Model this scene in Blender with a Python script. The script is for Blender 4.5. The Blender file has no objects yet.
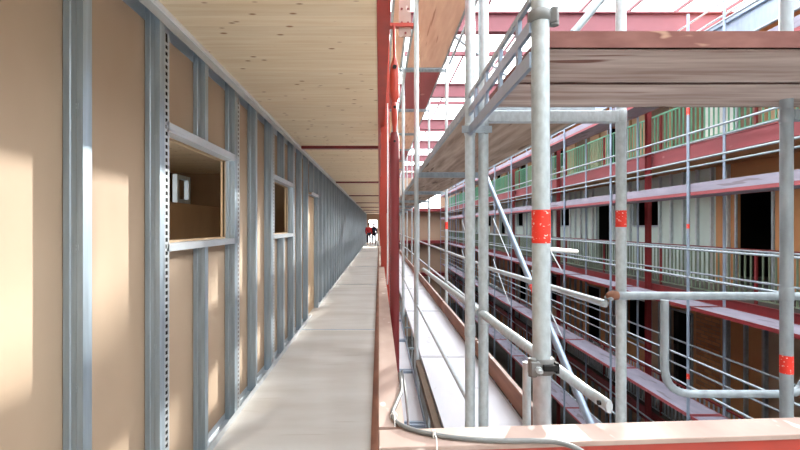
import bpy, math, random
from mathutils import Vector, Matrix
random.seed(7)
SC = bpy.context.scene
COL = SC.collection
E = 1.545            # eye height above the corridor floor
F = 450.0            # focal length in pixels at 800 px
VX, VY = 379.0, 226.0

# ------------------------------------------------------------------ camera
cd = bpy.data.cameras.new('camera'); cam = bpy.data.objects.new('camera', cd); COL.objects.link(cam)
cam.location = (0, 0, E); cam.rotation_euler = (math.pi/2, 0, 0)
cd.sensor_width = 36; cd.lens = F/800*36
cd.shift_x = (400-VX)/800; cd.shift_y = (VY-225)/800
cd.clip_start = 0.02; cd.clip_end = 400
SC.camera = cam

# ------------------------------------------------------------------ world, sun, exposure
w = bpy.data.worlds.new('world'); SC.world = w; w.use_nodes = True
nt = w.node_tree; nt.nodes.clear()
wo = nt.nodes.new('ShaderNodeOutputWorld'); bg = nt.nodes.new('ShaderNodeBackground')
bg.inputs['Color'].default_value = (0.93, 0.965, 1.0, 1); bg.inputs['Strength'].default_value = 3.2
nt.links.new(bg.outputs[0], wo.inputs[0])
sd = bpy.data.lights.new('sun', 'SUN'); sd.energy = 14.0; sd.angle = math.radians(1.6); sd.color = (1, 0.93, 0.82)
sun = bpy.data.objects.new('sun', sd); COL.objects.link(sun)
sun.rotation_euler = Vector((-1.0, -1.8, -0.71)).to_track_quat('-Z', 'Y').to_euler()
SC.view_settings.view_transform = 'Standard'; SC.view_settings.look = 'None'
SC.view_settings.exposure = 1.02; SC.view_settings.gamma = 1
SC.view_settings.use_curve_mapping = False

# ------------------------------------------------------------------ materials
def lin(c):
    return tuple(((x/255)/12.92 if x/255 <= .04045 else ((x/255+.055)/1.055)**2.4) for x in c)
def mat(name, rgb, rough=.6, metal=0.0, var=.12, scale=(6, 6, 6), rgb2=None, bump=0.0, detail=4, spots=None):
    m = bpy.data.materials.new(name); m.use_nodes = True
    t = m.node_tree; b = t.nodes['Principled BSDF']
    b.inputs['Roughness'].default_value = rough; b.inputs['Metallic'].default_value = metal
    c1 = lin(rgb); c2 = lin(rgb2) if rgb2 else tuple(x*(1-var*2) for x in c1)
    tc = t.nodes.new('ShaderNodeTexCoord'); mp = t.nodes.new('ShaderNodeMapping')
    geo = t.nodes.new('ShaderNodeNewGeometry')
    mp.inputs['Scale'].default_value = scale
    t.links.new(geo.outputs['Position'], mp.inputs['Vector'])
    n = t.nodes.new('ShaderNodeTexNoise'); n.inputs['Scale'].default_value = 1; n.inputs['Detail'].default_value = detail
    t.links.new(mp.outputs[0], n.inputs['Vector'])
    r = t.nodes.new('ShaderNodeValToRGB')
    r.color_ramp.elements[0].position = .32; r.color_ramp.elements[1].position = .68
    r.color_ramp.elements[0].color = (*c2, 1); r.color_ramp.elements[1].color = (*c1, 1)
    t.links.new(n.outputs['Fac'], r.inputs['Fac'])
    out = r.outputs['Color']
    if spots:      # (rgb, scale vector, threshold)
        sc, mv, th = spots
        mp2 = t.nodes.new('ShaderNodeMapping'); mp2.inputs['Scale'].default_value = mv
        t.links.new(geo.outputs['Position'], mp2.inputs['Vector'])
        v = t.nodes.new('ShaderNodeTexNoise'); v.inputs['Scale'].default_value = 1; v.inputs['Detail'].default_value = 2
        t.links.new(mp2.outputs[0], v.inputs['Vector'])
        rr = t.nodes.new('ShaderNodeValToRGB')
        rr.color_ramp.elements[0].position = th; rr.color_ramp.elements[0].color = (0, 0, 0, 1)
        rr.color_ramp.elements[1].position = min(1, th+.05); rr.color_ramp.elements[1].color = (1, 1, 1, 1)
        t.links.new(v.outputs['Fac'], rr.inputs['Fac'])
        mx = t.nodes.new('ShaderNodeMixRGB'); mx.inputs['Color2'].default_value = (*lin(sc), 1)
        t.links.new(rr.outputs['Color'], mx.inputs['Fac']); t.links.new(out, mx.inputs['Color1'])
        out = mx.outputs['Color']
    t.links.new(out, b.inputs['Base Color'])
    if bump:
        bp = t.nodes.new('ShaderNodeBump'); bp.inputs['Strength'].default_value = bump; bp.inputs['Distance'].default_value = .004
        t.links.new(n.outputs['Fac'], bp.inputs['Height']); t.links.new(bp.outputs[0], b.inputs['Normal'])
    return m
M = {}
M['galv'] = mat('galvanised', (192, 200, 204), .42, .35, .10, (22, 22, 9), bump=.2)
M['galv_near'] = mat('galvanised_tube', (190, 202, 208), .40, .30, .10, (60, 60, 35), bump=.35)
M['galv_dull'] = mat('galvanised_dull', (162, 174, 182), .5, .35, .14, (25, 25, 9))
M['galv_blue'] = mat('galvanised_blue', (148, 164, 184), .42, .4, .08, (12, 12, 4))
M['stud'] = mat('galvanised_stud', (172, 190, 204), .36, .5, .12, (30, 30, 2.5), bump=.1)
M['track'] = mat('galvanised_track', (200, 208, 214), .38, .45, .08, (8, 3, 8))
M['red'] = mat('red_paint', (176, 58, 42), .45, 0, .10, (7, 7, 3))
M['darkred'] = mat('dark_red_paint', (122, 36, 40), .5, 0, .12, (7, 7, 3))
M['pinkred'] = mat('hazed_red_paint', (156, 76, 82), .6, 0, .08, (3, 1.2, 6), spots=((176, 112, 114), (5, 3, 5), .70))  # pinkish red with the distance haze put into the colour
M['roofred'] = mat('roof_red_paint', (124, 70, 78), .6, 0, .06, (2, 2, 2))
M['coping'] = mat('primed_coping', (178, 156, 146), .55, 0, .04, (9, 5, 9), rgb2=(160, 136, 126), spots=((214, 204, 198), (14, 8, 14), .66))
M['board'] = mat('tan_board', (181, 160, 137), .75, 0, .05, (1.5, 1.5, .8), rgb2=(171, 148, 125))
M['board_orange'] = mat('orange_board', (186, 132, 88), .8, 0, .08, (2, 2, 1.2))
M['board_grey'] = mat('grey_green_board', (186, 202, 196), .8, 0, .06, (2, 3, 1))
M['room_board'] = mat('brown_room_board', (150, 124, 96), .85, 0, .08, (1, 3, 2))
M['board_dark'] = mat('dark_interior_board', (96, 78, 62), .85, 0, .1, (2, 2, 2))
M['concrete'] = mat('grey_floor', (206, 204, 200), .7, 0, .05, (.9, 3, 1), rgb2=(190, 185, 178), spots=((186, 180, 172), (1.2, 14, 1), .68))
M['render'] = mat('tan_render', (176, 150, 128), .85, 0, .07, (.6, .6, .8))
M['plaster'] = mat('white_plaster', (176, 176, 174), .85, 0, .03, (.6, .6, .8))  # neutral grey chosen to tame the bounce off the unseen walls
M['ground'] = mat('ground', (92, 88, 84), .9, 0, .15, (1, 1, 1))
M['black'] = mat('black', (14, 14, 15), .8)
M['rubber'] = mat('grey_cable', (120, 122, 122), .5, 0, .08, (20, 20, 20))
M['green'] = mat('green_paint', (92, 158, 128), .55, 0, .08, (4, 4, 4))
M['yellowgreen'] = mat('yellow_green_paint', (112, 128, 108), .55, 0, .08, (4, 4, 4))
M['white'] = mat('white_plastic', (236, 236, 234), .5, 0, .03, (4, 4, 4))
M['deckwhite'] = mat('pale_deck', (200, 200, 206), .65, 0, .03, (5, 2, 5), spots=((180, 178, 182), (9, 5, 9), .70))
M['lilac'] = mat('lilac_grey_deck', (150, 146, 162), .7, 0, .10, (6, 2.0, 9), spots=((120, 112, 122), (8, 1.5, 16), .60))
M['plank'] = mat('weathered_plywood', (206, 192, 184), .8, 0, .05, (2.2, 26, 5), rgb2=(160, 138, 128), spots=((128, 92, 82), (1.6, 22, 6), .63))
M['plank_y'] = mat('weathered_plywood_long', (184, 164, 148), .8, 0, .05, (20, 1.6, 5), rgb2=(136, 116, 100), spots=((96, 76, 62), (16, 1.6, 6), .64))
M['ply_pale'] = mat('pale_plywood', (226, 194, 172), .75, 0, .05, (12, 1.5, 4), rgb2=(206, 166, 146), spots=((176, 128, 110), (18, 1.0, 6), .66))
M['plank_edge'] = mat('red_stained_edge', (130, 86, 78), .75, 0, .10, (7, 7, 20), rgb2=(106, 60, 54), spots=((176, 140, 120), (6, 6, 20), .70))
M['toe'] = mat('brown_toe_board', (156, 108, 86), .75, 0, .10, (8, 2, 14), rgb2=(124, 84, 66))
M['timber'] = mat('timber_edge', (200, 172, 138), .75, 0, .1, (4, 9, 4))
M['skin'] = mat('skin', (200, 150, 125), .6); M['jacket_red'] = mat('red_jacket', (190, 34, 40), .8)
M['jacket_blue'] = mat('navy_jacket', (40, 44, 66), .8); M['trousers'] = mat('dark_trousers', (36, 42, 62), .85)
M['helmet'] = mat('white_helmet', (230, 228, 220), .4); M['hair'] = mat('brown_hair', (60, 44, 34), .8)
# tape: red with pale printed marks
M['tape'] = mat('red_tape', (232, 52, 36), .5, 0, .05, (20, 20, 20), spots=((240, 205, 195), (70, 70, 120), .62))

def clt():
    m = bpy.data.materials.new('clt_timber'); m.use_nodes = True; t = m.node_tree; b = t.nodes['Principled BSDF']
    b.inputs['Roughness'].default_value = .75
    L = t.links.new; geo = t.nodes.new('ShaderNodeNewGeometry')
    sx = t.nodes.new('ShaderNodeSeparateXYZ'); L(geo.outputs['Position'], sx.inputs[0])
    # boards run along x, 0.13 m wide in y
    mu = t.nodes.new('ShaderNodeMath'); mu.operation = 'MULTIPLY'; mu.inputs[1].default_value = 1/.13; L(sx.outputs['Y'], mu.inputs[0])
    fl = t.nodes.new('ShaderNodeMath'); fl.operation = 'FLOOR'; L(mu.outputs[0], fl.inputs[0])
    wn = t.nodes.new('ShaderNodeTexWhiteNoise'); wn.noise_dimensions = '1D'; L(fl.outputs[0], wn.inputs['W'])
    fr = t.nodes.new('ShaderNodeMath'); fr.operation = 'FRACT'; L(mu.outputs[0], fr.inputs[0])
    ed = t.nodes.new('ShaderNodeMath'); ed.operation = 'LESS_THAN'; ed.inputs[1].default_value = .035; L(fr.outputs[0], ed.inputs[0])
    mp = t.nodes.new('ShaderNodeMapping'); mp.inputs['Scale'].default_value = (2.2, 30, 1); L(geo.outputs['Position'], mp.inputs['Vector'])
    n = t.nodes.new('ShaderNodeTexNoise'); n.inputs['Scale'].default_value = 1; n.inputs['Detail'].default_value = 4; L(mp.outputs[0], n.inputs['Vector'])
    r = t.nodes.new('ShaderNodeValToRGB'); r.color_ramp.elements[0].position = .3; r.color_ramp.elements[1].position = .7
    r.color_ramp.elements[0].color = (*lin((234, 212, 176)), 1); r.color_ramp.elements[1].color = (*lin((247, 232, 204)), 1)
    L(n.outputs['Fac'], r.inputs['Fac'])
    mx = t.nodes.new('ShaderNodeMixRGB'); mx.blend_type = 'MULTIPLY'; mx.inputs['Fac'].default_value = 1
    r2 = t.nodes.new('ShaderNodeValToRGB'); r2.color_ramp.elements[0].color = (.93, .92, .90, 1); r2.color_ramp.elements[1].color = (1, 1, 1, 1)
    L(wn.outputs['Value'], r2.inputs['Fac']); L(r.outputs[0], mx.inputs['Color1']); L(r2.outputs[0], mx.inputs['Color2'])
    # knots
    mp2 = t.nodes.new('ShaderNodeMapping'); mp2.inputs['Scale'].default_value = (5.5, 11, 1); L(geo.outputs['Position'], mp2.inputs['Vector'])
    v = t.nodes.new('ShaderNodeTexVoronoi'); v.inputs['Scale'].default_value = 1; L(mp2.outputs[0], v.inputs['Vector'])
    k = t.nodes.new('ShaderNodeValToRGB'); k.color_ramp.elements[0].position = .07; k.color_ramp.elements[0].color = (1, 1, 1, 1)
    k.color_ramp.elements[1].position = .15; k.color_ramp.elements[1].color = (0, 0, 0, 1); L(v.outputs['Distance'], k.inputs['Fac'])
    mk = t.nodes.new('ShaderNodeMixRGB'); mk.inputs['Color2'].default_value = (*lin((160, 116, 74)), 1)
    L(k.outputs[0], mk.inputs['Fac']); L(mx.outputs[0], mk.inputs['Color1'])
    me = t.nodes.new('ShaderNodeMixRGB'); me.inputs['Color2'].default_value = (*lin((176, 146, 108)), 1)
    em = t.nodes.new('ShaderNodeMath'); em.operation = 'MULTIPLY'; em.inputs[1].default_value = .18; L(ed.outputs[0], em.inputs[0])
    L(em.outputs[0], me.inputs['Fac']); L(mk.outputs[0], me.inputs['Color1']); L(me.outputs[0], b.inputs['Base Color'])
    return m
M['clt'] = clt()
def brick():
    m = bpy.data.materials.new('brickwork'); m.use_nodes = True; t = m.node_tree; b = t.nodes['Principled BSDF']
    b.inputs['Roughness'].default_value = .9
    geo = t.nodes.new('ShaderNodeNewGeometry'); sx = t.nodes.new('ShaderNodeSeparateXYZ'); cx = t.nodes.new('ShaderNodeCombineXYZ')
    t.links.new(geo.outputs['Position'], sx.inputs[0]); t.links.new(sx.outputs['Y'], cx.inputs['X']); t.links.new(sx.outputs['Z'], cx.inputs['Y'])
    br = t.nodes.new('ShaderNodeTexBrick'); br.inputs['Scale'].default_value = 1; br.inputs['Brick Width'].default_value = .25
    br.inputs['Row Height'].default_value = .09; br.inputs['Mortar Size'].default_value = .008
    br.inputs['Color1'].default_value = (*lin((190, 130, 84)), 1); br.inputs['Color2'].default_value = (*lin((150, 96, 62)), 1)
    br.inputs['Mortar'].default_value = (*lin((120, 104, 90)), 1)
    t.links.new(cx.outputs[0], br.inputs['Vector']); t.links.new(br.outputs['Color'], b.inputs['Base Color'])
    return m
M['brick'] = brick()
def glass():
    m = bpy.data.materials.new('milky_roof_glass'); m.use_nodes = True; t = m.node_tree; t.nodes.clear()
    o = t.nodes.new('ShaderNodeOutputMaterial'); tr = t.nodes.new('ShaderNodeBsdfTransparent'); tl = t.nodes.new('ShaderNodeBsdfTranslucent')
    tr.inputs[0].default_value = (.96, .98, 1, 1); tl.inputs[0].default_value = (.95, .96, .97, 1)
    mx = t.nodes.new('ShaderNodeMixShader'); mx.inputs[0].default_value = .35
    t.links.new(tr.outputs[0], mx.inputs[1]); t.links.new(tl.outputs[0], mx.inputs[2]); t.links.new(mx.outputs[0], o.inputs[0])
    return m
M['glass'] = glass()

# ------------------------------------------------------------------ mesh helpers
class MB:
    def __init__(s): s.v = []; s.f = []; s.mi = []; s.sm = []
    def add(s, vs, fs, mi=0, smooth=False):
        o = len(s.v); s.v += [tuple(v) for v in vs]
        for q in fs: s.f.append([i+o for i in q]); s.mi.append(mi); s.sm.append(smooth)
        return s
    def box(s, a, b, mi=0):
        x0, x1 = sorted((a[0], b[0])); y0, y1 = sorted((a[1], b[1])); z0, z1 = sorted((a[2], b[2]))
        vs = [(x0,y0,z0),(x1,y0,z0),(x1,y1,z0),(x0,y1,z0),(x0,y0,z1),(x1,y0,z1),(x1,y1,z1),(x0,y1,z1)]
        return s.add(vs, [(0,3,2,1),(4,5,6,7),(0,1,5,4),(1,2,6,5),(2,3,7,6),(3,0,4,7)], mi)
    def bar(s, p, q, w, h, mi=0, up=(0,0,1)):      # square bar between two points
        p = Vector(p); q = Vector(q); d = (q-p).normalized(); u = Vector(up)
        if abs(d.dot(u)) > .98: u = Vector((0,1,0))
        r = d.cross(u).normalized(); u = r.cross(d)
        vs = [c + r*(sx*w/2) + u*(sz*h/2) for c in (p, q) for sx, sz in ((-1,-1),(1,-1),(1,1),(-1,1))]
        return s.add(vs, [(0,1,2,3),(7,6,5,4),(0,4,5,1),(1,5,6,2),(2,6,7,3),(3,7,4,0)], mi)
    def tube(s, pts, r, n=16, mi=0, cap=True, radii=None, flat=None):
        pts = [Vector(p) for p in pts]; m = len(pts); rings = []; prev = None
        for i, p in enumerate(pts):
            d = (pts[min(i+1, m-1)] - pts[max(i-1, 0)]).normalized()
            if prev is None:
                u = Vector((0,0,1)) if abs(d.z) < .95 else Vector((0,1,0))
                a = d.cross(u).normalized()
            else: a = (prev - d*prev.dot(d)).normalized()
            prev = a; b = d.cross(a); rr = radii[i] if radii else r
            fl = flat[i] if flat else 1
            rings.append([p + a*(rr*math.cos(t*2*math.pi/n)*fl) + b*(rr*math.sin(t*2*math.pi/n)*(2-fl)**.6) for t in range(n)])
        vs = [v for R in rings for v in R]; fs = []
        for i in range(m-1):
            for k in range(n): fs.append((i*n+k, i*n+(k+1)%n, (i+1)*n+(k+1)%n, (i+1)*n+k))
        s.add(vs, fs, mi, True)
        if cap:
            s.add(rings[0], [tuple(reversed(range(n)))], mi); s.add(rings[-1], [tuple(range(n))], mi)
        return s
    def pipe(s, p, q, r, n=16, mi=0, wall=.0035):     # hollow tube with open ends
        p = Vector(p); q = Vector(q)
        s.tube([p, q], r, n, mi, cap=False)
        d = (q-p).normalized(); u = Vector((0,0,1)) if abs(d.z) < .95 else Vector((0,1,0)); a = d.cross(u).normalized(); b = d.cross(a)
        for c, sg in ((p, 1), (q, -1)):
            o = [c + a*(r*math.cos(t*2*math.pi/n)) + b*(r*math.sin(t*2*math.pi/n)) for t in range(n)]
            i = [c + a*((r-wall)*math.cos(t*2*math.pi/n)) + b*((r-wall)*math.sin(t*2*math.pi/n)) for t in range(n)]
            e = [v + d*sg*.08 for v in i]
            s.add(o+i+e, [(k, (k+1)%n, n+(k+1)%n, n+k) for k in range(n)] + [(n+k, n+(k+1)%n, 2*n+(k+1)%n, 2*n+k) for k in range(n)]
                  + [tuple(range(2*n, 3*n))], mi)
        return s
    def prism(s, pts, z0, z1, mi=0):
        n = len(pts)
        vs = [(x, y, z0) for x, y in pts] + [(x, y, z1) for x, y in pts]
        return s.add(vs, [(i, (i+1)%n, n+(i+1)%n, n+i) for i in range(n)] + [tuple(reversed(range(n))), tuple(range(n, 2*n))], mi)
    def build(s, name, mats, parent=None, bevel=0, loc=None):
        me = bpy.data.meshes.new(name); me.from_pydata(s.v, [], s.f)
        me.polygons.foreach_set('material_index', s.mi); me.polygons.foreach_set('use_smooth', s.sm)
        if not isinstance(mats, (list, tuple)): mats = [mats]
        for m in mats: me.materials.append(m)
        me.update()
        o = bpy.data.objects.new(name, me); COL.objects.link(o)
        if parent: o.parent = parent
        if loc: o.location = loc
        if bevel:
            md = o.modifiers.new('bevel', 'BEVEL'); md.width = bevel; md.segments = 2; md.limit_method = 'ANGLE'
        return o
def tag(o, label, cat, group=None, kind=None):
    if label: o['label'] = label
    if cat: o['category'] = cat
    if group: o['group'] = group
    if kind: o['kind'] = kind
    return o
def struct(o): o['kind'] = 'structure'; return o
def empty(name, loc, label, cat, group=None):
    o = bpy.data.objects.new(name, None); COL.objects.link(o); o.location = loc; o.empty_display_size = .1
    return tag(o, label, cat, group)
def clone(root, loc, label=None, group=None):
    r = root.copy(); COL.objects.link(r); r.location = loc
    if label: r['label'] = label
    if group: r['group'] = group
    for ch in root.children:
        c = ch.copy(); COL.objects.link(c); c.parent = r
        for g in ch.children:
            k = g.copy(); COL.objects.link(k); k.parent = c
    return r
NTH = ['nearest', 'second nearest', 'third nearest', 'fourth nearest', 'fifth nearest', 'sixth nearest']
def nth(o, k, what, group):
    # the first six get a label of their own; the rest, alike in the photo, share one
    if k < 6:
        o['label'] = '%s %s' % (NTH[k], what)
        if 'group' in o: del o['group']
        o['group'] = group
    else:
        o['label'] = 'farther %s, past the sixth one' % what; o['group'] = group
def P(px, py, Y): return Vector(((px-VX)*Y/F, Y, E+(VY-py)*Y/F))
def Z(z): return E+z          # height given relative to the eye

YEND = 43.0
CEIL = 2.70
WX = -1.15      # face of the stud wall
BX = -1.232     # board behind the studs
# ================================================================== SETTING
# floor of the corridor and rooms behind
b = MB(); b.box((-4.6, -1.0, -.28), (-.058, YEND, 0))
struct(b.build('floor', M['concrete']))
b = MB(); b.box((-.058, .95, -.28), (-.002, YEND, .006))  # brown edging strip, the shade beside the parapet put into its colour
struct(b.build('trim_1', M['toe']))
b = MB()
y = 6.7
JY = []
while y < YEND: JY.append(y); y += 5.2
for i, y in enumerate(JY):
    b = MB(); b.box((-1.15, y-.035, 0), (-.06, y+.035, .004)); b.box((-1.15, y-.012, .004), (-.06, y+.012, .007), 1)
    struct(b.build('trim_%d' % (i+2), [M['white'], M['galv_blue']]))
b = MB(); b.box((-4.6, -1.0, CEIL), (-.012, YEND, CEIL+.28))
struct(b.build('ceiling', M['clt']))
for i, y in enumerate(JY):
    b = MB(); b.box((-1.12, y-.22, CEIL-.035), (-.012, y-.12, CEIL))
    struct(b.build('trim_%d' % (i+20), M['darkred']))

# openings in the corridor wall: (y0, y1, z0, z1)
OP = [(2.46, 3.585, 1.46, 2.06), (4.93, 6.02, 1.46, 2.06), (7.72, 8.50, 0.0, 2.08)]
b = MB()
ys = [-.4]
for (a, c, z0, z1) in OP:
    b.box((BX-.013, ys[-1], 0), (BX, a, CEIL))
    if z0 > 0: b.box((BX-.013, a, 0), (BX, c, z0))
    b.box((BX-.013, a, z1), (BX, c, CEIL)); ys.append(c)
b.box((BX-.013, ys[-1], 0), (BX, YEND, CEIL))
struct(b.build('wall_left', M['board']))
b = MB(); b.box((-4.6, -.4, 0), (-4.5, .4, CEIL)); b.box((-4.6, .4, 0), (-4.5, 4.4, .4)); b.box((-4.6, .4, 2.5), (-4.5, 4.4, CEIL)); b.box((-4.6, 4.4, 0), (-4.5, 10, CEIL)); b.box((-4.5, -.4, 0), (BX-.013, -.3, CEIL)); b.box((-4.5, 9.9, 0), (BX-.013, 10, CEIL))  # gap in the outer wall is added, unseen, to light the room
struct(b.build('wall_room', M['room_board']))

# window linings
def frame_unit(i, op, is_door):
    y0, y1, z0, z1 = op
    name = ('door_%d' if is_door else 'window_%d') % i
    e = bpy.data.objects.new(name, None); COL.objects.link(e); e['kind'] = 'structure'; e.location = (WX, y0, z0)
    def q(mb, n, m):
        o = mb.build(n, m, e); o.location = (-WX, -y0, -z0); return o
    h = MB(); h.box((WX-.002, y0-.02, z1+.005), (WX, y1+.10, z1+.055)); h.box((WX-.075, y0-.02, z1+.003), (WX-.002, y1+.02, z1+.005)); h.box((WX+.0005, y0-.02, z1+.020), (WX+.003, y1+.10, z1+.024))
    q(h, 'header_channel', M['track'])
    if not is_door:
        s = MB(); s.box((WX-.002, y0-.02, z0-.055), (WX, y1+.10, z0-.012)); s.box((WX-.075, y0-.02, z0-.014), (WX-.002, y1+.02, z0-.012))
        q(s, 'sill_channel', M['track'])
    l = MB(); t = .018; xa = BX-.03; xb = BX+.008
    l.box((xa, y0, z1), (xb, y1, z1+t))
    if not is_door: l.box((xa, y0, z0-t), (xb, y1, z0))
    l.box((xa, y0-t, z0), (xb, y0, z1+t)); l.box((xa, y1, z0), (xb, y1+t, z1+t))
    q(l, 'lining', M['timber'])
    if is_door:
        p = MB(); p.box((BX-.012, y0+.01, .01), (BX+.002, y1-.01, z1-.01)); q(p, 'door_panel', M['timber'])
for i, o in enumerate(OP[:2]): frame_unit(i+1, o, False)
frame_unit(1, OP[2], True)
# things inside the dark room
b = MB(); b.box((-2.62, 5.0, 0), (-2.55, 8.9, 1.84))
tag(b.build('plasterboard_panel', M['room_board']), 'low brown board wall standing in the dark room behind the first wall opening', 'panel')
e = empty('sash_window', (-2.585, 5.7, 1.842), 'pale grey empty window frame seen through the first wall opening', 'frame')
for nm, A, B in (('stile', (-.03,0,0), (.03,.06,.36)), ('stile', (-.03,.34,0), (.03,.40,.36)), ('rail', (-.03,.06,0), (.03,.34,.05)), ('rail', (-.03,.06,.31), (.03,.34,.36))):
    m = MB(); m.box(A, B); m.build(nm, M['galv_dull'], e)

# top and bottom tracks of the stud wall
for nm, z0, z1, zz in (('top_track', CEIL-.075, CEIL-.001, CEIL-.004), ('bottom_track', .001, .055, .001)):
    segs = [(-.3, YEND)] if nm == 'top_track' else [(-.3, OP[2][0]-.03), (OP[2][1]+.03, YEND)]
    for k, (a, c) in enumerate(segs):
        b = MB(); b.box((WX, a, z0), (WX+.002, c, z1)); b.box((BX+.003, a, zz), (WX, c, zz+.003))
        b.box((BX+.003, a, z0), (BX+.005, c, z1))
        lab = 'long galvanised channel fixing the stud wall to the timber ceiling' if nm == 'top_track' else \
              ('galvanised floor channel under the studs on the near side of the doorway' if k == 0 else 'galvanised floor channel under the studs beyond the doorway')
        tag(b.build(nm, M['track']), lab, 'channel')
b = MB(); b.box((WX+.002, -.3, CEIL-.022), (WX+.022, YEND, CEIL-.001))
struct(b.build('trim_40', M['white']))

# ================================================================== STUDS
def stud_mesh(z0, z1):
    b = MB(); t = .0025; d = WX-BX-.004
    # C profile: web at y=0, flanges along +y; local x 0 = corridor face
    prof = [(0,0),(0,.055),(-.012,.055),(-.012,.055-t),(-t,.055-t),(-t,t),(-d/2+.012,t),(-d/2+.008,t+.004),(-d/2-.008,t+.004),(-d/2-.012,t),(-d+t,t),(-d+t,.05-t),(-d+.012,.05-t),(-d+.012,.05),(-d,.05),(-d,0),
            (-d/2-.014,0),(-d/2-.010,.004),(-d/2+.010,.004),(-d/2+.014,0)]
    b.prism(prof, z0, z1)
    return b
FULL = stud_mesh(.004, CEIL-.004)
def lips(b, z0, z1):       # small punched tabs on the web
    z = z0+.35
    while z < z1-.1:
        b.box((-.030, -.0015, z), (-.026, 0, z+.022)); b.box((-.022, -.0015, z), (-.018, 0, z+.022)); b.box((-.030, -.0015, z+.009), (-.018, 0, z+.013)); z += .55
    return b
lips(FULL, 0, CEIL)
first = FULL.build('wall_stud', M['stud'])
first.location = (WX, 1.135, 0)
tag(first, 'galvanised steel wall stud nearest the camera, left of all others', 'stud', 'full-height studs along the corridor wall')
Ys = [1.748+.613*k for k in range(0, 68)]
near_lab = {0: 'broad blue-grey wall stud, leftmost full one in the photo', 1: 'galvanised wall stud just left of the first wall opening',
            3: 'galvanised wall stud closing the right side of the first wall opening', 4: 'galvanised wall stud standing midway between the two wall openings',
            5: 'galvanised wall stud just left of the second wall opening', 7: 'galvanised wall stud closing the far side of the second wall opening',
            8: 'first galvanised wall stud past the far side of the second opening', 9: 'galvanised wall stud just before the doorway'}
for k, y in enumerate(Ys):
    if y > YEND-.2: break
    if k in (2, 6, 10):
        op = {2: OP[0], 6: OP[1], 10: OP[2]}[k]
        wh = {2: 'first wall opening', 6: 'second wall opening', 10: 'doorway'}[k]
        for (z0, z1, word) in ((op[3]+.056, CEIL-.006, 'above'), (.006, op[2]-.056, 'below')):
            if z1 < z0+.1: continue
            o = stud_mesh(z0, z1).build('short_stud', M['stud']); o.location = (WX, y, 0)
            tag(o, 'short galvanised stud %s the %s' % (word, wh), 'stud')
        continue
    o = first.copy(); COL.objects.link(o); o.location = (WX, y, 0)
    o['label'] = near_lab.get(k, 'galvanised wall stud far along the receding row, past the sixth beyond the doorway')
    if k in near_lab: del o['group']
    elif k < 17: o['label'] = '%s galvanised wall stud beyond the doorway' % ['first','second','third','fourth','fifth','sixth'][k-11]; o['group'] = 'studs beyond the doorway'
    else: o['group'] = 'studs beyond the doorway'
del first['group']
# slotted jamb profiles
def slotted(y, label):
    b = MB(); w_ = .058; x0 = 0; x1 = -.004
    b.box((x0, 0, .005), (x1, .014, CEIL-.105)); b.box((x0, w_-.014, .005), (x1, w_, CEIL-.105))
    z = .005
    while z < CEIL-.15:
        b.box((x0, .014, z), (x1, w_-.014, z+.014)); z += .036
    b.box((-.003, 0, .005), (-.075, .003, CEIL-.105)); b.box((-.010, .003, .005), (-.012, w_, CEIL-.105), 1)  # black strip behind the slots stands in for their inner shade
    o = b.build('slotted_profile', [M['track'], M['black']]); o.location = (WX+.0, y, 0); tag(o, label, 'profile')
slotted(2.410, 'perforated steel jamb profile on the left of the first wall opening')
slotted(3.655, 'perforated steel jamb profile on the right of the first wall opening')
slotted(4.895, 'perforated steel jamb profile on the left of the second wall opening')
slotted(6.10, 'perforated steel jamb profile past the far side of the second wall opening')

# ================================================================== OUR GALLERY EDGE
# edge beam under/over the slab
b = MB(); b.box((-.011, -1, CEIL-.006), (.062, YEND, CEIL+.012)); b.box((.040, -1, CEIL+.012), (.056, YEND, CEIL+.29)); b.box((-.011, -1, CEIL+.29), (.062, YEND, CEIL+.305))
struct(b.build('trim_41', M['red']))
b = MB(); b.box((-.0, 1.06, -.28), (.02, YEND, .0))
struct(b.build('trim_42', M['red']))
COLY = [5.25*k for k in range(1, 9)]
def column_mesh(z0, z1, wd):
    b = MB(); h = wd/2; t = .008
    b.box((-h, -h, z0), (h, -h+t, z1)); b.box((-h, h-t, z0), (h, h, z1)); b.box((-t/2-.0, -h+t, z0), (t/2, h-t, z1))
    b.box((-h-.02, -h-.02, z0), (h+.02, h+.02, z0+.015)); return b
cm = column_mesh(-9, Z(4.5), .1)
c0 = cm.build('steel_column', M['red']); c0.location = (.072, COLY[0], 0)
tag(c0, 'red steel column on the corridor edge, nearest of its row', 'column')
for k, y in enumerate(COLY[1:]):
    o = c0.copy(); COL.objects.link(o); o.location = (.072, y, 0); nth(o, k+1, 'red steel column on the corridor edge', 'red columns along the corridor edge')
# parapet rail: coping on red channel with posts, between columns
RT = -.47
def parapet(y0, y1, label, group=None):
    e = empty('parapet_rail', (.03, y0, 0), label, 'railing', group)
    def q(mb, n, m, bv=0):
        o = mb.build(n, m, e, bv); o.location = (-.03, -y0, 0)
    c = MB(); c.box((0, y0, Z(RT)-.012), (.06, y1, Z(RT))); q(c, 'coping', M['coping'])
    c = MB(); c.box((.004, y0, Z(RT)-.14), (.012, y1, Z(RT)-.012)); c.box((.048, y0, Z(RT)-.14), (.056, y1, Z(RT)-.012)); q(c, 'channel', M['red'])
    y = y0+.1
    while y < y1:
        c = MB(); c.box((.022, y-.02, .0), (.036, y+.02, Z(RT)-.012)); q(c, 'post', M['red']); y += 1.25
    c = MB(); c.box((.024, y0, .08), (.034, y1, .12)); q(c, 'lower_rail', M['red'])
yy = [1.052]+[c for c in COLY if c < YEND]+[YEND]
for k in range(len(yy)-1):
    parapet(yy[k]+(.0 if k == 0 else .06), yy[k+1]-.06,
            'pale-topped red parapet rail running away beside the corridor floor' if k == 0 else 'narrow red parapet rail between distant corridor columns',
            None if k == 0 else 'parapet rails beyond the first column')
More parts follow.
